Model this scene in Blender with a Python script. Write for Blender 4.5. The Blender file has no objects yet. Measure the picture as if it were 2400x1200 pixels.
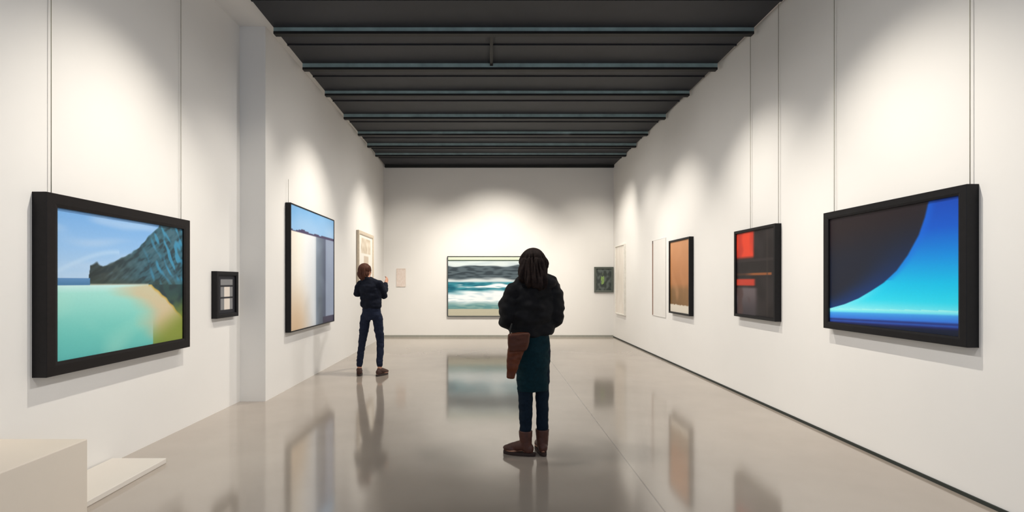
import bpy, bmesh, math, random
from mathutils import Vector, Matrix, noise, Quaternion
random.seed(4)
scene = bpy.context.scene
COL = scene.collection
scene.view_settings.view_transform = 'Standard'
scene.view_settings.look = 'None'

# ---------------------------------------------------------------- helpers
def lin(c):
    out = []
    for v in c:
        v = v / 255.0
        out.append(v / 12.92 if v <= 0.04045 else ((v + 0.055) / 1.055) ** 2.4)
    return tuple(out)

def mat(name, rgb, rough=0.6, metal=0.0, nscale=20.0, namp=0.08, bump=0.0, coat=0.0, spec=0.5):
    m = bpy.data.materials.new(name)
    m.use_nodes = True
    nt = m.node_tree
    b = nt.nodes["Principled BSDF"]
    b.inputs["Roughness"].default_value = rough
    b.inputs["Metallic"].default_value = metal
    b.inputs["Coat Weight"].default_value = coat
    b.inputs["Specular IOR Level"].default_value = spec
    tc = nt.nodes.new("ShaderNodeTexCoord")
    n = nt.nodes.new("ShaderNodeTexNoise")
    n.inputs["Scale"].default_value = nscale
    n.inputs["Detail"].default_value = 4
    nt.links.new(tc.outputs["Object"], n.inputs["Vector"])
    r = nt.nodes.new("ShaderNodeValToRGB")
    c = lin(rgb)
    r.color_ramp.elements[0].position = 0.3
    r.color_ramp.elements[1].position = 0.7
    r.color_ramp.elements[0].color = tuple(x * (1 - namp) for x in c) + (1,)
    r.color_ramp.elements[1].color = tuple(min(1, x * (1 + namp)) for x in c) + (1,)
    nt.links.new(n.outputs["Fac"], r.inputs["Fac"])
    nt.links.new(r.outputs["Color"], b.inputs["Base Color"])
    if bump:
        bp = nt.nodes.new("ShaderNodeBump")
        bp.inputs["Strength"].default_value = bump
        bp.inputs["Distance"].default_value = 0.01
        nt.links.new(n.outputs["Fac"], bp.inputs["Height"])
        nt.links.new(bp.outputs["Normal"], b.inputs["Normal"])
    return m

def mesh_obj(name, verts, faces, m=None, smooth=False):
    me = bpy.data.meshes.new(name)
    me.from_pydata([tuple(v) for v in verts], [], faces)
    me.update()
    o = bpy.data.objects.new(name, me)
    COL.objects.link(o)
    if m: me.materials.append(m)
    bm = bmesh.new(); bm.from_mesh(me)
    bmesh.ops.recalc_face_normals(bm, faces=bm.faces)
    bm.to_mesh(me); bm.free()
    if smooth:
        for p in me.polygons: p.use_smooth = True
    return o

def prism(name, foot, z0, z1, m, **kw):
    n = len(foot)
    v = [(x, y, z0) for x, y in foot] + [(x, y, z1) for x, y in foot]
    f = [tuple(range(n))[::-1], tuple(range(n, 2 * n))]
    for i in range(n):
        j = (i + 1) % n
        f.append((i, j, n + j, n + i))
    return mesh_obj(name, v, f, m)

def box(name, x0, x1, y0, y1, z0, z1, m):
    return prism(name, [(x0, y0), (x1, y0), (x1, y1), (x0, y1)], z0, z1, m)

def structure(o, label=None):
    o["kind"] = "structure"
    if label: o["label"] = label
    return o

def bevel(o, w=0.004, seg=2):
    b = o.modifiers.new("bevel", 'BEVEL'); b.width = w; b.segments = seg
    b.limit_method = 'ANGLE'

# ---------------------------------------------------------------- materials
WALL = mat("wall_paint", (226, 224, 221), 0.75, nscale=1.5, namp=0.012)
PLINTH = mat("plinth_paint", (218, 208, 195), 0.6, nscale=2, namp=0.02)
STEP = mat("platform_paint", (216, 210, 202), 0.6, nscale=2, namp=0.02)
CEIL_DARK = mat("dark_ceiling_panel", (31, 33, 40), 0.6, nscale=3, namp=0.15)
BEAM = mat("teal_grey_steel", (142, 164, 166), 0.5, 0.0, nscale=6, namp=0.2)
BLACK = mat("black_flange", (8, 9, 9), 0.6)
SHADOWGAP = mat("shadow_gap_dark", (34, 40, 36), 0.6)  # dark colour stands in for the shade inside the gap
BASEGREY = mat("grey_skirting", (150, 150, 142), 0.6)
FRAME = mat("black_frame", (16, 15, 18), 0.5, nscale=30, namp=0.2, spec=.25)
WOODB = mat("brown_black_frame", (18, 14, 15), 0.5, nscale=30, namp=0.2, spec=.25)
CREAM = mat("cream_frame", (204, 190, 170), 0.5)
WHITEF = mat("white_frame", (225, 222, 214), 0.5)
BROWNF = mat("dark_grey_frame", (44, 50, 50), 0.5)
WIRE = mat("steel_wire", (140, 136, 118), 0.4, 0.2)

def floor_material():
    m = bpy.data.materials.new("polished_concrete")
    m.use_nodes = True
    nt = m.node_tree; b = nt.nodes["Principled BSDF"]
    tc = nt.nodes.new("ShaderNodeTexCoord")
    n = nt.nodes.new("ShaderNodeTexNoise"); n.inputs["Scale"].default_value = 0.9; n.inputs["Detail"].default_value = 6
    nt.links.new(tc.outputs["Object"], n.inputs["Vector"])
    r = nt.nodes.new("ShaderNodeValToRGB")
    r.color_ramp.elements[0].position = 0.3; r.color_ramp.elements[1].position = 0.72
    r.color_ramp.elements[0].color = lin((158, 147, 136)) + (1,)
    r.color_ramp.elements[1].color = lin((172, 162, 151)) + (1,)
    nt.links.new(n.outputs["Fac"], r.inputs["Fac"])
    sep = nt.nodes.new("ShaderNodeSeparateXYZ")
    nt.links.new(tc.outputs["Object"], sep.inputs["Vector"])
    def joint(src, pos, w):
        s = nt.nodes.new("ShaderNodeMath"); s.operation = 'SUBTRACT'; s.inputs[1].default_value = pos
        nt.links.new(src, s.inputs[0])
        a = nt.nodes.new("ShaderNodeMath"); a.operation = 'ABSOLUTE'; nt.links.new(s.outputs[0], a.inputs[0])
        l = nt.nodes.new("ShaderNodeMath"); l.operation = 'LESS_THAN'; l.inputs[1].default_value = w
        nt.links.new(a.outputs[0], l.inputs[0]); return l.outputs[0]
    j1 = joint(sep.outputs["X"], 1.06, 0.005)
    mix = nt.nodes.new("ShaderNodeMixRGB"); mix.inputs["Color2"].default_value = lin((116, 108, 101)) + (1,)
    nt.links.new(j1, mix.inputs["Fac"]); nt.links.new(r.outputs["Color"], mix.inputs["Color1"])
    nt.links.new(mix.outputs["Color"], b.inputs["Base Color"])
    b.inputs["Roughness"].default_value = 0.10
    b.inputs["IOR"].default_value = 1.85
    b.inputs["Specular IOR Level"].default_value = 0.85
    return m
FLOOR = floor_material()

# ---------------------------------------------------------------- room shell
YB, YN, ZC = 12.92, -2.5, 4.33
XL, XR = -2.93, 3.10
YS = 5.98
structure(box("floor", -3.2, 3.4, YN, YB + 0.2, -0.1, 0.0, FLOOR), "polished grey-brown concrete gallery floor")
structure(prism("wall_left", [(XL, YN), (XL, YS), (XL - 0.2, YS), (XL - 0.2, YN)], 0, ZC + 0.05, WALL), "white gallery wall, recessed stretch")
structure(prism("wall_left.001", [(-2.63, YS), (-2.70, YB), (-3.13, YB), (-3.13, YS)], 0, ZC + 0.05, WALL), "white gallery wall, projecting stretch")
structure(box("wall_right", XR, XR + 0.2, YN, YB, 0, ZC + 0.05, WALL), "white gallery wall")
structure(box("wall_back", -3.13, XR + 0.2, YB, YB + 0.2, 0, ZC + 0.05, WALL), "white gallery end wall")
structure(box("ceiling", -3.13, XR + 0.2, YN, YB + 0.2, ZC + 0.05, ZC + 0.15, WALL), "white plaster ceiling border")
def cl(y): return -2.49 - 0.0224 * (y - 5.33)
def cr(y): return 3.03 + 0.009 * (y - 5.33)
structure(prism("ceiling.001", [(cl(YN), YN), (cr(YN), YN), (cr(YB), YB), (cl(YB), YB)], ZC, ZC + 0.05, CEIL_DARK), "dark panelled ceiling with steel joists")
k = 1
beams = [0.98, 1.96, 2.93, 3.91, 4.89, 5.90, 6.87, 7.86, 8.95, 9.99, 10.83, 11.66]
for i_, y in enumerate(beams):
    hb = .045 if i_ % 2 else .055
    web = structure(prism("trim_%d" % k, [(cl(y), y), (cr(y), y), (cr(y), y + 0.05), (cl(y), y + 0.05)], ZC - hb, ZC, BEAM), "teal-grey steel ceiling joist")
    fl = prism("flange", [(cl(y), y - 0.004), (cr(y), y - 0.004), (cr(y), y + 0.07), (cl(y), y + 0.07)], ZC - hb - .03, ZC - hb, BLACK)
    fl.parent = web
    k += 1
    y2 = y + 0.42
    if y2 < 12.5:
        structure(prism("trim_%d" % k, [(cl(y2), y2), (cr(y2), y2), (cr(y2), y2 + 0.025), (cl(y2), y2 + 0.025)], ZC - 0.015, ZC, CEIL_DARK), "dark ceiling batten"); k += 1
structure(box("trim_%d" % k, cl(YB), cr(YB), YB - 0.08, YB, ZC - 0.06, ZC, BLACK), "black ceiling edge trim"); k += 1
structure(box("trim_%d" % k, -0.01, 0.03, 5.97, 6.86, ZC - 0.04, ZC, BLACK), "black conduit"); k += 1
structure(box("shadow_gap_strip_right", XR - 0.012, XR, YN, YB, 0, 0.024, SHADOWGAP), "thin dark strip standing in for the shadow gap")  # shade of the gap at the wall foot, painted as a dark strip
structure(box("baseboard_back", -2.69, XR - 0.013, YB - 0.012, YB, 0, 0.05, BASEGREY), "thin grey skirting")

# ---------------------------------------------------------------- plinths
def plinth(x0, x1, y0, y1, z, label, m):
    o = box("plinth", x0, x1, y0, y1, 0, z, m); bevel(o, 0.006)
    o["label"] = label; o["category"] = "plinth"; return o
plinth(-2.92, -2.385, 2.3, 3.03, 0.47, "off-white box plinth standing against the white wall", PLINTH)
plinth(-2.92, -2.50, 3.035, 3.95, 0.04, "low off-white platform against the white wall", STEP)

# ---------------------------------------------------------------- artworks
def mixc(a, b, t):
    t = max(0.0, min(1.0, t)); return tuple(a[i] * (1 - t) + b[i] * t for i in range(3))
def ss(e0, e1, x):
    t = max(0.0, min(1.0, (x - e0) / (e1 - e0))); return t * t * (3 - 2 * t)
def nz(u, v, s, seed=0): return noise.noise(Vector((u * s, v * s, seed)))
def pw(x, pts):
    if x <= pts[0][0]: return pts[0][1]
    for (a, b), (c, d) in zip(pts, pts[1:]):
        if x <= c: return b + (d - b) * (x - a) / (c - a)
    return pts[-1][1]
def pwc(x, pts):
    if x <= pts[0][0]: return pts[0][1]
    for (a, b), (c, d) in zip(pts, pts[1:]):
        if x <= c: return mixc(b, d, (x - a) / (c - a))
    return pts[-1][1]

def canvas_material(name, rough):
    m = bpy.data.materials.new(name); m.use_nodes = True
    nt = m.node_tree; b = nt.nodes["Principled BSDF"]
    a = nt.nodes.new("ShaderNodeAttribute"); a.attribute_name = "paint"
    n = nt.nodes.new("ShaderNodeTexNoise"); n.inputs["Scale"].default_value = 60
    mx = nt.nodes.new("ShaderNodeMixRGB"); mx.blend_type = 'MULTIPLY'; mx.inputs["Fac"].default_value = 0.06
    nt.links.new(a.outputs["Color"], mx.inputs["Color1"]); nt.links.new(n.outputs["Fac"], mx.inputs["Color2"])
    nt.links.new(mx.outputs["Color"], b.inputs["Base Color"])
    b.inputs["Roughness"].default_value = rough
    b.inputs["Specular IOR Level"].default_value = 0.3
    return m
CANV = canvas_material("painted_surface", 0.5)

def artwork(pos, rotz, w, h, t, border, fmat, paint, label, cat="painting", name="framed_painting",
            wires=(), res=150, inset=0.018, ztop=ZC + 0.04, wire_y=-0.02):
    root = bpy.data.objects.new(name, None); COL.objects.link(root)
    root.location = pos; root.rotation_euler = (0, 0, rotz)
    root["label"] = label; root["category"] = cat
    prof = [(0, 0), (0, -t + 0.003), (0.003, -t), (border * 0.75, -t), (border, -t + min(.006, inset*.3)), (border, -t + inset), (border, 0)]
    vs, fs = [], []
    for o_, y in prof:
        vs += [(-w/2 + o_, y, o_), (w/2 - o_, y, o_), (w/2 - o_, y, h - o_), (-w/2 + o_, y, h - o_)]
    P = len(prof)
    for i in range(P):
        j = (i + 1) % P
        for c in range(4):
            d = (c + 1) % 4
            fs.append((i*4+c, i*4+d, j*4+d, j*4+c))
    f = mesh_obj("frame", vs, fs, fmat); f.parent = root
    b = border - 0.001
    nx = res; ny = max(8, int(res * h / w))
    x0, x1, z0, z1 = -w/2 + b, w/2 - b, b, h - b
    yf = -t + inset + 0.002
    vs, fs, cs = [], [], []
    for j in range(ny + 1):
        for i in range(nx + 1):
            u = i / nx; v = 1 - j / ny
            vs.append((x0 + (x1 - x0) * u, yf, z0 + (z1 - z0) * (1 - v)))
            cs.append(lin(paint(u, v)))
    for j in range(ny):
        for i in range(nx):
            a = j*(nx+1)+i
            fs.append((a, a+1, a+nx+2, a+nx+1))
    me = bpy.data.meshes.new("picture"); me.from_pydata(vs, [], fs); me.update()
    ca = me.color_attributes.new("paint", 'FLOAT_COLOR', 'POINT')
    for i, c in enumerate(cs): ca.data[i].color = (c[0], c[1], c[2], 1)
    p = bpy.data.objects.new("picture", me); COL.objects.link(p); me.materials.append(CANV); p.parent = root
    for wx in wires:
        r = 0.0025; n = 8
        top = ztop - pos[2]
        v = []; ff = []
        for z in (h - 0.02, top):
            for a in range(n):
                v.append((wx + r*math.cos(a*math.tau/n), wire_y + r*math.sin(a*math.tau/n), z))
        for a in range(n): ff.append((a, (a+1)%n, n+(a+1)%n, n+a))
        ff.append(tuple(range(n))); ff.append(tuple(range(n, 2*n)))
        wo = mesh_obj("hanging_wire", v, ff, WIRE, True); wo.parent = root
    return root
LEFT, RIGHT, BACK = math.pi/2, -math.pi/2, 0.0
def on_left(X, d0, d1, z0): return (X, (d0+d1)/2, z0)

def p_beach(u, v):
    ridge = pw(u, [(0, .47), (.20, .47), (.212, .37), (.26, .35), (.30, .37), (.47, .285), (.58, .21), (.66, .11), (.75, .02), (.8, -.05)]) + 0.018*nz(u, v, 18)
    if v < .505:
        sky = pwc(v, [(0, (112, 166, 224)), (.25, (144, 188, 234)), (.47, (176, 206, 236))])
        c = nz(u*0.6+v*.3, v*2.4, 5, 2)
        sky = mixc(sky, (184, 208, 236), ss(-.1, .6, c)*.5)
        arc = abs(v - (.42 - .16*math.sin(min(1, u/.42)*1.6)))
        sky = mixc(sky, (190, 218, 244), (1-ss(0, .03, arc))*.45 if u < .42 else 0)
        if u < .21 and v > .455: return mixc((92, 140, 190), (74, 124, 170), ss(.455, .5, v))
        q = v + u*.9
        rib = nz(q*1.2, (v - u)*.35, 16, 5) + .6*nz(q*2.2, (v-u)*.8, 20, 6)
        base = mixc((64, 76, 76), (54, 94, 110), ss(.3, .7, u))
        base = mixc(base, (36, 52, 60), ss(-.05, .5, rib)*.75)
        base = mixc(base, (80, 112, 128), ss(.05, .5, -rib)*.45)
        rib2 = nz((u*1.3 - v*.5)*1.5, v*.7, 13, 9)
        base = mixc(base, (64, 146, 186), ss(.02, .4, rib2) * ss(.55, .78, u) * .85)
        base = mixc(base, (40, 48, 48), ss(.38, .22, u)*.6)
        base = mixc(base, (60, 74, 66), ss(.44, .5, v)*.5)
        c = mixc(sky, base, ss(-.008, .008, v - ridge)) if u > .2 else sky
        return mixc(c, (196, 206, 190), ss(.490, .505, v)*.8 if u < .66 else 0)
    land = pw(u, [(.68, .5), (.72, .54), (.8, .6), (.9, .70), (1, .8)]) + .015*nz(u, v, 14)
    water = pwc(v, [(.5, (200, 234, 236)), (.56, (158, 222, 214)), (.85, (122, 208, 198)), (1, (106, 194, 188))])
    water = mixc(water, (88, 184, 182), (1-u)*ss(.55, 1, v)*.7)
    water = mixc(water, (172, 226, 210), max(0, nz(u, v, 4, 1))*.6)
    sand_e = pw(v, [(.5, .62), (.53, .42), (.58, .44), (.63, .58), (.72, .66), (.82, .64), (.9, .70), (1, .82)]) + .04*nz(u, v, 7, 3)
    c = mixc(water, mixc((200, 194, 164), (206, 188, 154), ss(.5, .8, v)), ss(sand_e - .14, sand_e + .16, u))
    if u > .66:
        green = mixc((46, 74, 76), (84, 106, 68), ss(.55, .8, v))
        c = mixc(c, (196, 162, 66), (1-ss(0, .035, abs(v-land)))*.85)
        c = mixc(c, mixc(green, (40, 60, 66), ss(-.1, .4, nz(u, v, 16, 7))), ss(.008, -.008, v - land))
    if u > .7: c = mixc(c, (128, 144, 60), ss(1.0, 1.25, u*.5 + v*.85)*.95)
    return c

def p_blue(u, v):
    edge = pw(v, [(0, .81), (.12, .785), (.25, .745), (.4, .67), (.52, .59), (.62, .49), (.69, .39), (.76, .28), (.82, .15), (.87, .0), (.9, -.1)])
    if v < .815 + .055*(1-u):
        dk = mixc((34, 25, 30), (22, 28, 46), ss(.1, .5, v + u*.2))
        dk = mixc(dk, (10, 50, 110), ss(.35, .0, edge-u) * ss(.1, .8, v))
        c = pwc(v, [(0, (4, 66, 176)), (.2, (4, 86, 200)), (.42, (0, 140, 226)), (.62, (0, 192, 240)), (.76, (40, 216, 246)), (.85, (130, 236, 250))])
        c = mixc(c, (8, 104, 224), ss(.07, 0, u - edge)*.45 if v < .6 else 0)
        c = mixc(c, (120, 232, 250), ss(.12, 0, u - edge)*.5*ss(.6, .75, v))
        return mixc(dk, c, ss(-.010, .010, u - edge))
    w = v - .055*(1-u)
    return pwc(w, [(.815, (160, 246, 250)), (.84, (110, 228, 250)), (.855, (62, 160, 240)), (.90, (50, 118, 224)), (.915, (34, 48, 120)), (.93, (40, 84, 180)), (.945, (26, 34, 96)), (.96, (12, 26, 56)), (1.0, (10, 22, 44))])

def p_tall(u, v):
    if v < .185 + .02*nz(u, v, 6): return mixc((116, 172, 222), (158, 196, 234), ss(0, .18, v) * .6 + .3*nz(u, v, 5, 2) + .2*u)
    if v < .208: return (62, 52, 92)
    a = pwc(u, [(0, (226, 218, 206)), (.15, (242, 236, 226)), (.3, (236, 238, 240)), (.48, (222, 228, 236)), (.6, (180, 190, 204))])
    a = mixc(a, (212, 184, 152), ss(.5, 1, v)*(1-ss(.1, .5, u)))
    b = pwc(u, [(.54, (120, 134, 152)), (.66, (98, 112, 132)), (.76, (74, 84, 110)), (.79, (140, 154, 180)), (1, (146, 160, 188))])
    if v > .94 and u > .7: return (60, 56, 84)
    b = mixc(b, (166, 182, 204), .4*max(0, nz(u, v, 5, 8)))
    return mixc(a, b, ss(.515, .55, u))

def p_small(u, v):
    inwin = (.18 < u < .86) and ((.1 < v < .26) or (.30 < v < .56) or (.60 < v < .9))
    if inwin:
        if .38 < u < .7 and not (v < .26): return (222, 212, 202)
        return (128, 128, 130)
    return (34, 34, 40)

def p_red(u, v):
    base = mixc((26, 20, 22), (38, 32, 34), ss(-.2, .4, nz(u, v, 4, 2)))
    r = ss(.52, .44, u) * ss(.34, .28, v)
    base = mixc(base, mixc((226, 66, 38), (190, 50, 34), ss(-.3, .5, nz(u, v, 5))), r)
    base = mixc(base, (140, 82, 44), ss(.02, .008, abs(v-.51))*ss(.95, .9, u)*(.3 + .7*ss(.2, .5, u)))
    base = mixc(base, (56, 48, 50), ss(.02, .01, abs(v-.345))*.6)
    base = mixc(base, (190, 58, 40), ss(.56, .46, u)*ss(.555, .58, v)*ss(.66, .635, v))
    low = mixc((98, 88, 92), (60, 54, 60), ss(.7, 1, v))
    low = mixc(low, (76, 58, 58), ss(.0, .4, nz(u, v, 5, 4)))
    base = mixc(base, low, ss(.62, .48, u)*ss(.65, .69, v))
    return mixc(base, (56, 47, 44), ss(.03, .01, abs(u-.82))*.5)

def p_orange(u, v):
    c = pwc(v, [(0, (196, 140, 98)), (.3, (184, 126, 82)), (.60, (164, 108, 64)), (.68, (124, 90, 52)), (.90, (112, 82, 44))])
    c = mixc(c, (206, 152, 112), .5*max(0, nz(u, v, 4, 3)) + .2*u)
    return mixc(c, (214, 206, 192), ss(.885, .90, v + .015*nz(u, v, 12)))

def p_pale(u, v): return mixc((236, 230, 222), (222, 214, 204), .5 + .6*nz(u, v, 5))
def p_sliver(u, v):
    if u < .08: return (130, 98, 82) if v > .04 else (80, 62, 56)
    return mixc((226, 224, 220), (223, 220, 216), .5 + .6*nz(u, v, 5))
def p_cream(u, v):
    if .15 < u < .85 and .05 < v < .35: return mixc((230, 220, 204), (200, 184, 162), .5 + nz(u, v, 9))
    if .35 < u < .7 and v > .4: return (206, 190, 172)
    return (238, 234, 226)
def p_wave(u, v):
    n = nz(u*1.0, v*4, 4, 4); n2 = nz(u*2.2, v*9, 4, 11)
    if v < .05: return (206, 216, 196)
    if v < .07: return (64, 80, 66)
    c = mixc((204, 216, 218), (188, 202, 208), ss(-.2, .3, n))
    hill = .15 + .05*nz(u, 0, 5, 3)
    c = mixc(c, mixc((78, 92, 100), (46, 58, 66), ss(-.2, .3, n2)), ss(-.01, .015, v - hill))
    c = mixc(c, (204, 214, 218), ss(.35, .40, v + .04*n))
    c = mixc(c, mixc((16, 92, 114), (60, 142, 158), ss(-.3, .4, n2)), ss(-.02, .015, v - .43))
    crest = .46 + .03*math.sin(u*7 + 2*n) + .02*n2
    c = mixc(c, (236, 244, 248), ss(.0, .03, v - crest)*ss(.06, .2, u)*ss(.54, .50, v + .03*n2))
    surf = ss(.0, .09, v - (.545 + .02*math.sin(u*5+2) + .05*n))
    c = mixc(c, mixc((238, 246, 250), (202, 220, 230), ss(-.1, .5, n2)), surf)
    c = mixc(c, mixc((96, 146, 150), (128, 166, 164), ss(-.2, .3, n2)), ss(.74, .84, v + .04*n))
    return mixc(c, (190, 186, 166), ss(.87, .895, v))
def p_leaf(u, v):
    if (u-.42)**2*6 + (v-.5)**2 < .07 and nz(u, v, 6) > -.15: return (130, 158, 92)
    return mixc((58, 64, 62), (92, 100, 96), ss(-.3, .4, nz(u, v, 6, 2)))
def p_note(u, v): return mixc((226, 214, 206), (218, 202, 192), .5 + nz(u, v, 8))

artwork(on_left(XL, 3.27, 4.83, .785), LEFT, 1.56, 1.19, .095, .088, WOODB, p_beach,
        "large black-framed beach painting in turquoise, hanging on wires", wires=(-.66, .76), res=240)
artwork(on_left(XL, 5.36, 5.84, 1.01), LEFT, .46, .50, .06, .045, FRAME, p_small,
        "small dark framed black-and-white photograph on the white wall", "picture", "framed_photograph", res=60)
def wl(y): return -2.63 - .07*(y-YS)/(YB-YS)
artwork(on_left(wl(7.5)+.006, 6.56, 8.45, .745), LEFT + math.atan(.07/6.94), 1.89, 1.67, .07, .015, FRAME, p_tall,
        "large blue-grey canvas with sky band and pale building shapes", res=140, inset=.008, wires=(-.9,), ztop=2.72)
artwork(on_left(wl(10.8)+.006, 10.15, 11.55, 1.25), LEFT + math.atan(.07/6.94), 1.35, 1.18, .05, .07, CREAM, p_cream,
        "cream-framed pale picture on the wall beyond the standing visitor", res=50)
artwork(((-1.09+.96)/2, YB, .52), BACK, 2.05, 1.52, .06, .020, BROWNF, p_wave,
        "wide seascape painting of breaking teal waves on the end wall", res=200, inset=.008)
artwork((2.85, YB, 1.13), BACK, .48, .64, .04, .05, mat("grey_green_frame", (82, 88, 82), .5), p_leaf,
        "small dark grey-green framed picture with a leaf", "picture", "framed_picture", res=50)
artwork((-2.26, YB, 1.27), BACK, .23, .46, .02, .012, mat("pale_pink_edge", (222, 208, 198), .6), p_note,
        "small pale pink information panel on the end wall", "wall panel", "information_panel", res=20, inset=.004)
artwork((XR, 3.95, .98), RIGHT, 1.40, 1.04, .08, .062, FRAME, p_blue,
        "large black-framed abstract painting with glowing blue curve, on wires", wires=(-.64, .66), res=220)
artwork((XR, 5.92, .972), RIGHT, .92, 1.05, .07, .035, FRAME, p_red,
        "black-framed abstract painting with red-orange blocks on wires", wires=(-.15, .44), res=130)
artwork((XR, 8.27, .87), RIGHT, .90, 1.22, .07, .03, FRAME, p_orange,
        "black-framed orange-brown painting on the white wall", res=90)
artwork((XR, 9.42, .76), RIGHT, .75, 1.42, .014, .005, WALL, p_sliver,
        "pale canvas with a thin brown edge on the white wall", res=60, inset=.002)
artwork((XR, 12.15, .62), RIGHT, .85, 1.65, .05, .03, WHITEF, p_pale,
        "tall white-framed pale canvas near the room corner", res=40)

# ---------------------------------------------------------------- figures
class Blob:
    def __init__(s): s.v = []; s.f = []
    def ring_loft(s, rings):
        n = len(rings[0]); b = len(s.v)
        for r in rings: s.v += [tuple(p) for p in r]
        for i in range(len(rings)-1):
            for a in range(n):
                c = (a+1) % n
                s.f.append((b+i*n+a, b+i*n+c, b+(i+1)*n+c, b+(i+1)*n+a))
        s.f.append(tuple(b+a for a in range(n))[::-1])
        s.f.append(tuple(b+(len(rings)-1)*n+a for a in range(n)))
    def ell(s, c, r, rot=None, n=20, m=12):
        c = Vector(c); R = rot if rot else Matrix.Identity(3)
        rings = []
        for j in range(m+1):
            ph = math.pi * (0.02 + 0.96*j/m)
            rings.append([c + R @ Vector((r[0]*math.sin(ph)*math.cos(t*math.tau/n), r[1]*math.sin(ph)*math.sin(t*math.tau/n), -r[2]*math.cos(ph))) for t in range(n)])
        s.ring_loft(rings)
    def limb(s, pts, n=16):
        for (p, r), (q, t) in zip(pts, pts[1:]):
            p = Vector(p); q = Vector(q); d = (q-p).normalized()
            up = Vector((0, 0, 1)) if abs(d.z) < .9 else Vector((0, 1, 0))
            a = d.cross(up).normalized(); b = d.cross(a)
            rings = []
            for off, k_ in ((-1, .05), (-.7, .71), (0, 1)):
                rings.append([p + d*(off*r) + (a*math.cos(i*math.tau/n)+b*math.sin(i*math.tau/n))*r*k_ for i in range(n)])
            for off, k_ in ((0, 1), (.7, .71), (1, .05)):
                rings.append([q + d*(off*t) + (a*math.cos(i*math.tau/n)+b*math.sin(i*math.tau/n))*t*k_ for i in range(n)])
            s.ring_loft(rings)
    def trunk(s, rows, yaw=0, n=28):
        rings = []
        for x, y, z, rx, ry in rows:
            rings.append([(x + rx*math.cos(a)*math.cos(yaw) - ry*math.sin(a)*math.sin(yaw),
                           y + rx*math.cos(a)*math.sin(yaw) + ry*math.sin(a)*math.cos(yaw), z) for a in [i*math.tau/n for i in range(n)]])
        s.ring_loft(rings)
    def make(s, name, m, voxel=.007, smooth=4, wr=0.0, wf=9.0, strand=False, zmin=None):
        me = bpy.data.meshes.new("tmp"); me.from_pydata(s.v, [], s.f); me.update()
        bm = bmesh.new(); bm.from_mesh(me); bmesh.ops.recalc_face_normals(bm, faces=bm.faces); bm.to_mesh(me); bm.free()
        o = bpy.data.objects.new("tmp", me); COL.objects.link(o)
        r = o.modifiers.new("r", 'REMESH'); r.mode = 'VOXEL'; r.voxel_size = voxel
        k_ = o.modifiers.new("s", 'SMOOTH'); k_.factor = .5; k_.iterations = smooth
        dg = bpy.context.evaluated_depsgraph_get()
        out = bpy.data.meshes.new_from_object(o.evaluated_get(dg), depsgraph=dg)
        bpy.data.objects.remove(o); bpy.data.meshes.remove(me)
        if wr or zmin is not None:
            nor = [v.normal.copy() for v in out.vertices]
            for v, nn in zip(out.vertices, nor):
                if wr:
                    c = v.co
                    if strand:
                        ang = math.atan2(c.y + .03, c.x)
                        q = Vector((math.cos(ang)*wf*.22, math.sin(ang)*wf*.22, c.z*wf*.25))
                        f_ = min(1.0, max(0.0, (strand - c.z)/.10))
                        v.co = c + nn * (wr * f_ * noise.fractal(q, 1.0, 2.0, 2))
                    else:
                        q = Vector((c.x*wf, c.y*wf, c.z*wf*1.7))
                        v.co = c + nn * (wr * noise.fractal(q, 1.0, 2.0, 2))
                if zmin is not None and v.co.z < zmin: v.co.z = zmin
        out.name = name
        out.materials.clear(); out.materials.append(m)
        for p in out.polygons: p.use_smooth = True; p.material_index = 0
        ob = bpy.data.objects.new(name, out); COL.objects.link(ob)
        return ob

def add_hand(B, wrist, fwd, palm_n, side, curl=.5):
    w = Vector(wrist); f = Vector(fwd).normalized()
    pn = Vector(palm_n); pn = (pn - f*pn.dot(f)).normalized()
    lat = f.cross(pn).normalized() * side
    R = Matrix((lat, f, -pn)).transposed()
    B.ell(w + f*.045, (.040, .052, .015), R)
    B.limb([(w - f*.02, .024), (w + f*.02, .024)])
    for i, (o_, L) in enumerate([(.030, .070), (.010, .078), (-.010, .072), (-.029, .056)]):
        p = w + f*(.082 - abs(i-1)*.004) + lat*o_
        d = f.copy(); pts = [(p - f*.02, .0095)]
        for seg, fr in enumerate((.45, .32, .23)):
            pts.append((p, .0092 - seg*.0006))
            ang = curl*(.6 if seg == 0 else .9)
            d = (d*math.cos(ang) + pn*math.sin(ang)).normalized() if seg == 0 else (Quaternion(f.cross(pn), ang) @ d).normalized()
            p = p + d*L*fr
        pts.append((p, .0074))
        B.limb(pts, 10)
    t0 = w + f*.025 + lat*.030
    t1 = t0 + (f*.6 + lat*.75 + pn*.25).normalized()*.035
    t2 = t1 + (f*.85 + lat*.25 + pn*.4).normalized()*.028
    B.limb([(t0, .013), (t1, .0105), (t2, .0085)], 10)

def add_head(B, c, yaw):
    R = Matrix.Rotation(yaw, 3, 'Z'); c = Vector(c)
    P = lambda x, y, z: c + R @ Vector((x, y, z))
    B.ell(P(0, -.012, .022), (.074, .092, .088), R)
    B.ell(P(0, .02, -.03), (.060, .068, .078), R)
    B.ell(P(0, .045, -.078), (.034, .034, .026), R)
    B.ell(P(0, .072, .012), (.052, .018, .012), R)
    B.limb([(P(0, .086, .004), .008), (P(0, .102, -.026), .012)], 10)
    B.ell(P(0, .083, -.052), (.022, .012, .006), R); B.ell(P(0, .082, -.061), (.019, .011, .006), R)
    for s_ in (-1, 1):
        B.ell(P(.074*s_, -.005, -.008), (.010, .018, .030), R)
        B.ell(P(.032*s_, .066, -.022), (.020, .016, .018), R)
    return P

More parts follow.
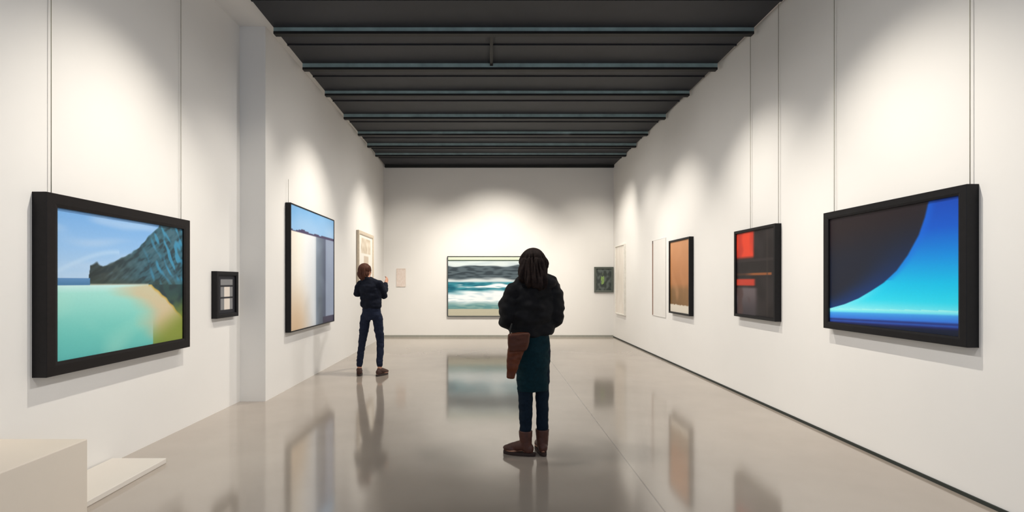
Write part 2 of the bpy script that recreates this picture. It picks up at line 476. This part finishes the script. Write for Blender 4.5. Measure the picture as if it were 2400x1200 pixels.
def add_foot(B, ankle, yaw, L=.24):
    R = Matrix.Rotation(yaw, 3, 'Z'); a = Vector(ankle)
    P = lambda x, y, z: Vector((a.x, a.y, 0)) + R @ Vector((x, y, z))
    B.ell(P(0, -.02, .045), (.032, .045, .032), R)
    B.limb([(P(0, 0, .07), .033), (P(0, .10, .045), .028), (P(0, .15, .035), .022)])
    B.ell(P(0, .12, .035), (.042, .06, .020), R)

def shoe(ankle, yaw, m_up, m_sole, shaft, L=.27, name="boot"):
    R = Matrix.Rotation(yaw, 3, 'Z'); a = Vector((ankle[0], ankle[1], 0))
    P = lambda x, y, z: a + R @ Vector((x, y, z))
    B = Blob()
    B.ell(P(0, -.022, .058), (.040, .046, .045), R)
    B.limb([(P(0, .0, .085), .044), (P(0, .07, .066), .040), (P(0, .135, .050), .032)])
    B.ell(P(0, .125, .046), (.043, .066, .030), R)
    if shaft > .1:
        B.limb([(P(0, -.005, .07), .046), (Vector((ankle[0], ankle[1], shaft - .05)), .052)])
        B.trunk([(ankle[0], ankle[1], shaft - .05, .053, .053), (ankle[0], ankle[1], shaft, .056, .056)])
    up = B.make(name, m_up, .005, 3, .0015, 22, zmin=.022)
    out = []
    for i in range(32):
        t = i*math.tau/32
        y = .052 + (L/2)*math.sin(t)
        wdt = .037 + .011*ss(-.02, .12, y)
        x = wdt*math.copysign(abs(math.cos(t))**.75, math.cos(t))
        out.append(P(x, y, 0))
    v = [(p.x, p.y, .001) for p in out] + [(p.x, p.y, .027) for p in out]
    n = 32
    f = [tuple(range(n))[::-1], tuple(range(n, 2*n))] + [(i, (i+1)%n, n+(i+1)%n, n+i) for i in range(n)]
    so = mesh_obj("sole", v, f, m_sole); bevel(so, .004)
    so.parent = up
    return up

SKIN = mat("skin", (206, 150, 122), .5, nscale=40, namp=.05)
EYE = mat("eye_white", (230, 228, 224), .2)

def eyes(P, root):
    for s_ in (-1, 1):
        c = P(.032*s_, .078, -.008)
        B = Blob(); B.ell(c, (.012, .012, .009), n=16, m=10)
        me = mesh_obj("eye", B.v, B.f, EYE, True); me.parent = root

def near_person():
    HAIR = mat("dark_brown_hair", (34, 23, 19), .7, nscale=60, namp=.35, spec=.15)
    JACK = mat("black_quilted_fabric", (13, 12, 15), .75, nscale=14, namp=.3, bump=.4, spec=.25)
    JEAN = mat("dark_navy_denim", (12, 28, 42), .85, nscale=50, namp=.2, bump=.2, spec=.2)
    SKIRT = mat("dark_teal_wool", (4, 38, 46), .85, nscale=40, namp=.2, bump=.2, spec=.2)
    BOOT = mat("red_brown_leather", (78, 42, 31), .5, nscale=20, namp=.2)
    SOLE = mat("dark_rubber", (44, 24, 18), .7)
    yaw = math.radians(18)
    shL, shR = (-.140, -.045, 1.33), (.168, .045, 1.372)
    elL, elR = (-.194, -.05, 1.11), (.200, .02, 1.11)
    wrL, wrR = (-.165, .165, 1.035), (.10, .235, 1.05)
    hipL, hipR = (-.058, -.01, .89), (.080, .02, .89)
    knL, knR = (-.048, .0, .49), (.088, .04, .49)
    anL, anR = (-.048, -.02, .09), (.090, .02, .09)
    B = Blob()
    B.trunk([(.01, 0, .86, .12, .08), (.01, 0, .98, .12, .08), (0, 0, 1.1, .105, .075), (0, .01, 1.25, .12, .08), (0, .01, 1.33, .11, .07), (0, 0, 1.40, .06, .055)], yaw)
    B.limb([((0, -.005, 1.36), .050), ((0, .01, 1.50), .048)])
    P = add_head(B, (0, .02, 1.553), math.radians(28))
    for s_, e_, w_ in ((shL, elL, wrL), (shR, elR, wrR)):
        B.limb([(s_, .046), (e_, .036), (w_, .025)])
    add_hand(B, wrL, (.25, .6, -.55), (.8, -.1, .3), 1, .55)
    add_hand(B, wrR, (-.6, .6, -.1), (0, -.5, -.8), 1, .5)
    for h_, k_, a_, y_ in ((hipL, knL, anL, math.radians(72)), (hipR, knR, anR, math.radians(5))):
        B.limb([(h_, .066), (k_, .040), ((k_[0]*.5+a_[0]*.5, k_[1]*.5+a_[1]*.5-.004, .33), .040), (a_, .030)])
        add_foot(B, a_, y_)
    body = B.make("person", SKIN, .006, 3)
    eyes(P, body)
    H = Blob(); R = Matrix.Rotation(math.radians(28), 3, 'Z')
    H.ell(P(0, -.028, .026), (.098, .104, .096), R)
    H.ell(P(.004, -.045, -.005), (.102, .092, .095), R)
    H.trunk([(.0, -.045, 1.585, .092, .080), (.002, -.052, 1.55, .104, .086), (.004, -.06, 1.51, .110, .082), (.010, -.070, 1.46, .120, .080), (.018, -.085, 1.42, .118, .075), (.026, -.10, 1.385, .095, .060), (.03, -.115, 1.35, .05, .040)], yaw)
    hair = H.make("hair", HAIR, .005, 7, .030, 22, strand=1.66); hair.parent = body
    J = Blob()
    J.trunk([(.004, 0, .965, .165, .120), (.004, 0, .99, .188, .132), (.004, 0, 1.08, .194, .140), (.004, .0, 1.2, .198, .142), (.006, 0, 1.29, .190, .132), (.010, -.005, 1.35, .170, .118), (.012, -.01, 1.40, .142, .10), (.006, -.01, 1.44, .100, .08), (0, -.008, 1.47, .068, .065)], yaw)
    J.limb([((-.02, -.01, 1.42), .065), (shL, .076), ((-.172, -.05, 1.22), .080), (elL, .075), ((-.172, .06, 1.06), .064), ((wrL[0], wrL[1]-.03, wrL[2]+.006), .045)])
    J.limb([((.03, 0, 1.42), .070), (shR, .082), ((.188, .03, 1.24), .082), (elR, .078), ((.165, .12, 1.075), .064), ((wrR[0]+.02, wrR[1]-.03, wrR[2]+.002), .045)])
    J.ell((.08, -.06, 1.39), (.115, .07, .055))
    jac = J.make("jacket", JACK, .008, 5, .026, 7); jac.parent = body
    T = Blob()
    T.trunk([(.01, 0, .80, .125, .09), (.008, 0, .88, .125, .10), (.006, 0, .98, .125, .10)], yaw)
    T.limb([(hipL, .080), ((-.055, 0, .66), .070), (knL, .062), ((-.046, -.010, .33), .056), ((-.048, -.018, .20), .048)])
    T.limb([(hipR, .080), ((.085, .02, .66), .068), (knR, .057), ((.091, .025, .33), .052), ((.090, .02, .20), .047)])
    tr = T.make("trousers", JEAN, .007, 4, .006, 11); tr.parent = body
    K = Blob()
    K.trunk([(.012, .01, .515, .126, .094), (.012, .01, .53, .130, .096), (.010, .005, .66, .136, .105), (.010, 0, .80, .145, .115), (.008, 0, .90, .145, .12), (.006, 0, 1.0, .135, .11)], yaw)
    sk = K.make("skirt", SKIRT, .007, 3, .012, 8); sk.parent = body
    for a_, y_ in ((anL, math.radians(72)), (anR, math.radians(5))):
        b_ = shoe(a_, y_, BOOT, SOLE, .20); b_.parent = body
    body.location = (.33, 4.15, 0)
    body["label"] = "person in black jacket, dark teal skirt, trousers and brown boots"
    body["category"] = "person"
    BAG = mat("warm_brown_leather", (96, 48, 26), .5, nscale=25, namp=.25, bump=.2, spec=.25)
    def rrect(cx, cy, z, hx, hy, skew, n=28):
        pts = []
        for i in range(n):
            t = i*math.tau/n
            x = hx*math.copysign(abs(math.cos(t))**.45, math.cos(t)); y = hy*math.copysign(abs(math.sin(t))**.6, math.sin(t))
            pts.append((cx + x, cy + y + x*.15, z + x*skew))
        return pts
    G = Blob()
    G.ring_loft([rrect(-.176, -.200, .655, .026, .020, -.1), rrect(-.175, -.200, .662, .032, .026, -.1), rrect(-.164, -.200, .74, .044, .032, -.05), rrect(-.142, -.200, .84, .064, .036, 0),
                 rrect(-.118, -.200, .93, .080, .038, .03), rrect(-.112, -.200, .985, .080, .034, .05), rrect(-.112, -.200, .995, .072, .026, .05)])
    bag = G.make("shoulder_bag", BAG, .005, 2, .007, 13)
    fl = Blob()
    fl.ring_loft([rrect(-.124, -.204, .865, .060, .038, .06), rrect(-.122, -.204, .872, .072, .042, .06), rrect(-.116, -.204, .93, .086, .043, .05), rrect(-.112, -.204, .992, .086, .038, .05), rrect(-.112, -.204, 1.004, .076, .028, .05)])
    f_ = fl.make("flap", mat("brown_leather_flap", (78, 39, 22), .5, nscale=25, spec=.25), .005, 2, .004, 13); f_.parent = bag
    S = Blob()
    S.limb([(p, .008) for p in [(-.175, -.200, .97), (-.18, -.180, 1.02), (-.165, -.160, 1.07)]], 10)
    st = S.make("strap", mat("dark_strap", (17, 15, 15), .7), .005, 1); st.parent = bag
    bag.location = (.33, 4.15, 0)
    bag["label"] = "brown leather shoulder bag hanging at the hip of a visitor"
    bag["category"] = "bag"

def far_person():
    HAIR = mat("auburn_hair", (78, 46, 34), .65, nscale=60, namp=.3, spec=.2)
    TOP = mat("navy_knit", (15, 20, 34), .8, nscale=30, namp=.25, bump=.3, spec=.2)
    TRO = mat("navy_denim", (28, 35, 55), .8, nscale=40, namp=.2, spec=.2)
    SHOE = mat("dark_brown_suede", (70, 44, 36), .7)
    SOLE = mat("shoe_rubber", (50, 38, 34), .7)
    yaw = math.radians(-22)
    shL, shR = (-.150, .05, 1.355), (.165, -.05, 1.36)
    elL, elR = (-.205, .10, 1.22), (.205, .05, 1.20)
    wrL, wrR = (-.02, .31, 1.33), (.19, .25, 1.38)
    hipL, hipR = (-.055, .01, .88), (.120, -.01, .88)
    knL, knR = (-.115, .03, .49), (.158, .03, .49)
    anL, anR = (-.150, .0, .09), (.160, -.03, .09)
    B = Blob()
    B.trunk([(.035, 0, .84, .12, .08), (.035, 0, .97, .12, .08), (.025, 0, 1.1, .10, .07), (.01, .01, 1.25, .12, .075), (.01, .01, 1.33, .11, .065), (-.01, 0, 1.40, .06, .055)], yaw)
    B.limb([((-.01, 0, 1.38), .05), ((-.05, .01, 1.50), .046)])
    P = add_head(B, (-.06, .02, 1.555), math.radians(-30))
    for s_, e_, w_ in ((shL, elL, wrL), (shR, elR, wrR)):
        B.limb([(s_, .044), (e_, .034), (w_, .024)])
    add_hand(B, wrL, (.7, .5, .25), (.1, -.5, -.7), -1, .5)
    add_hand(B, wrR, (.15, .6, .6), (-.8, .3, .0), -1, .6)
    for h_, k_, a_, y_ in ((hipL, knL, anL, math.radians(12)), (hipR, knR, anR, math.radians(-28))):
        B.limb([(h_, .062), (k_, .042), (a_, .032)])
        add_foot(B, a_, y_)
    body = B.make("person", SKIN, .006, 3)
    eyes(P, body)
    H = Blob(); R = Matrix.Rotation(math.radians(-30), 3, 'Z')
    H.ell(P(0, -.025, .030), (.094, .104, .092), R)
    H.ell(P(0, -.050, -.035), (.090, .074, .080), R)
    H.ell(P(0, -.058, -.075), (.062, .050, .06), R)
    hair = H.make("hair", HAIR, .006, 5, .020, 18, strand=1.67); hair.parent = body
    J = Blob()
    J.trunk([(.03, 0, 1.00, .155, .105), (.03, 0, 1.03, .170, .118), (.02, 0, 1.15, .168, .118), (.015, .0, 1.25, .172, .12), (.01, 0, 1.33, .168, .11), (.0, 0, 1.385, .14, .09), (-.012, 0, 1.43, .095, .07), (-.02, 0, 1.47, .064, .06)], yaw)
    J.limb([((-.02, .01, 1.40), .055), (shL, .062), (elL, .060), ((wrL[0]-.03, wrL[1]-.035, wrL[2]-.02), .042)])
    J.limb([((.0, -.01, 1.40), .055), (shR, .062), (elR, .060), ((wrR[0], wrR[1]-.03, wrR[2]-.025), .042)])
    jac = J.make("sweater", TOP, .008, 6, .014, 8); jac.parent = body
    T = Blob()
    T.trunk([(.035, 0, .83, .13, .10), (.035, 0, .90, .155, .115), (.032, 0, 1.0, .145, .105), (.03, 0, 1.06, .135, .09)], yaw)
    T.limb([(hipL, .080), ((-.088, .02, .66), .068), (knL, .055), ((-.148, .0, .17), .048)])
    T.limb([(hipR, .080), ((.142, .01, .66), .068), (knR, .055), ((.159, -.025, .17), .048)])
    tr = T.make("jeans", TRO, .007, 4, .008, 11); tr.parent = body
    for a_, y_ in ((anL, math.radians(12)), (anR, math.radians(-28))):
        b_ = shoe(a_, y_, SHOE, SOLE, .05, .26, "shoe"); b_.parent = body
    body.location = (-1.81, 7.64, 0)
    body["label"] = "person with auburn hair in navy sweater and jeans, forearms raised"
    body["category"] = "person"
near_person(); far_person()

# ---------------------------------------------------------------- lights
def spot(p, tgt, e, size=68, blend=1.0, col=(1, .93, .82), r=.04):
    l = bpy.data.lights.new("gallery_or_fill_spot", 'SPOT'); l.energy = e; l.color = col
    l.spot_size = math.radians(size); l.spot_blend = blend; l.shadow_soft_size = r
    o = bpy.data.objects.new("gallery_or_fill_spot", l); COL.objects.link(o)
    o.location = p
    d = Vector(tgt) - Vector(p); o.rotation_euler = d.to_track_quat('-Z', 'Y').to_euler()
for (p, t, e, s) in [
    ((-1.1, 3.9, 4.2), (-2.93, 4.0, 1.1), 330, 76),
    ((-1.1, 5.5, 4.2), (-2.93, 5.6, .9), 110, 74),
    ((-.85, 7.4, 4.2), (-2.65, 7.5, 1.2), 330, 78),
    ((-.85, 10.6, 4.2), (-2.68, 10.8, 1.2), 300, 80),
    ((.25, 10.0, 4.2), (.1, 12.92, 1.1), 760, 80),
    ((2.3, 10.4, 4.2), (2.6, 12.92, 1.1), 200, 78),
    ((-1.5, 10.4, 4.2), (-1.9, 12.92, 1.1), 200, 78),
    ((1.25, 3.85, 4.2), (3.1, 3.9, 1.1), 330, 76),
    ((1.25, 5.9, 4.2), (3.1, 5.9, 1.1), 280, 76),
    ((1.25, 8.2, 4.2), (3.1, 8.3, 1.1), 270, 78),
    ((1.25, 9.8, 4.2), (3.1, 9.8, 1.1), 190, 80),
    ((1.25, 11.6, 4.2), (3.1, 11.8, 1.1), 190, 80)]:
    spot(p, t, e, s)
for y in (1.2, 4.0, 7.0, 10.0):  # added fill: unseen cross-room washes that lift the walls, not gallery lamps
    spot((1.6, y, 4.2), (-2.9, y, .8), 290, 84, 1.0, (1.0, .97, .93), .2)
    spot((-1.2, y, 4.2), (3.1, y, .8), 290, 84, 1.0, (1.0, .97, .93), .2)
w = bpy.data.worlds.new("world"); scene.world = w; w.use_nodes = True
w.node_tree.nodes["Background"].inputs[0].default_value = (.72, .83, 1.0, 1)
w.node_tree.nodes["Background"].inputs[1].default_value = 1.0

# ---------------------------------------------------------------- camera
cam = bpy.data.cameras.new("camera"); co = bpy.data.objects.new("camera", cam); COL.objects.link(co)
co.location = (0, 0, 1.4); co.rotation_euler = (math.pi/2, 0, 0)
cam.lens = 18; cam.sensor_width = 36; cam.shift_x = 50/2400; cam.shift_y = 60/2400
scene.camera = co
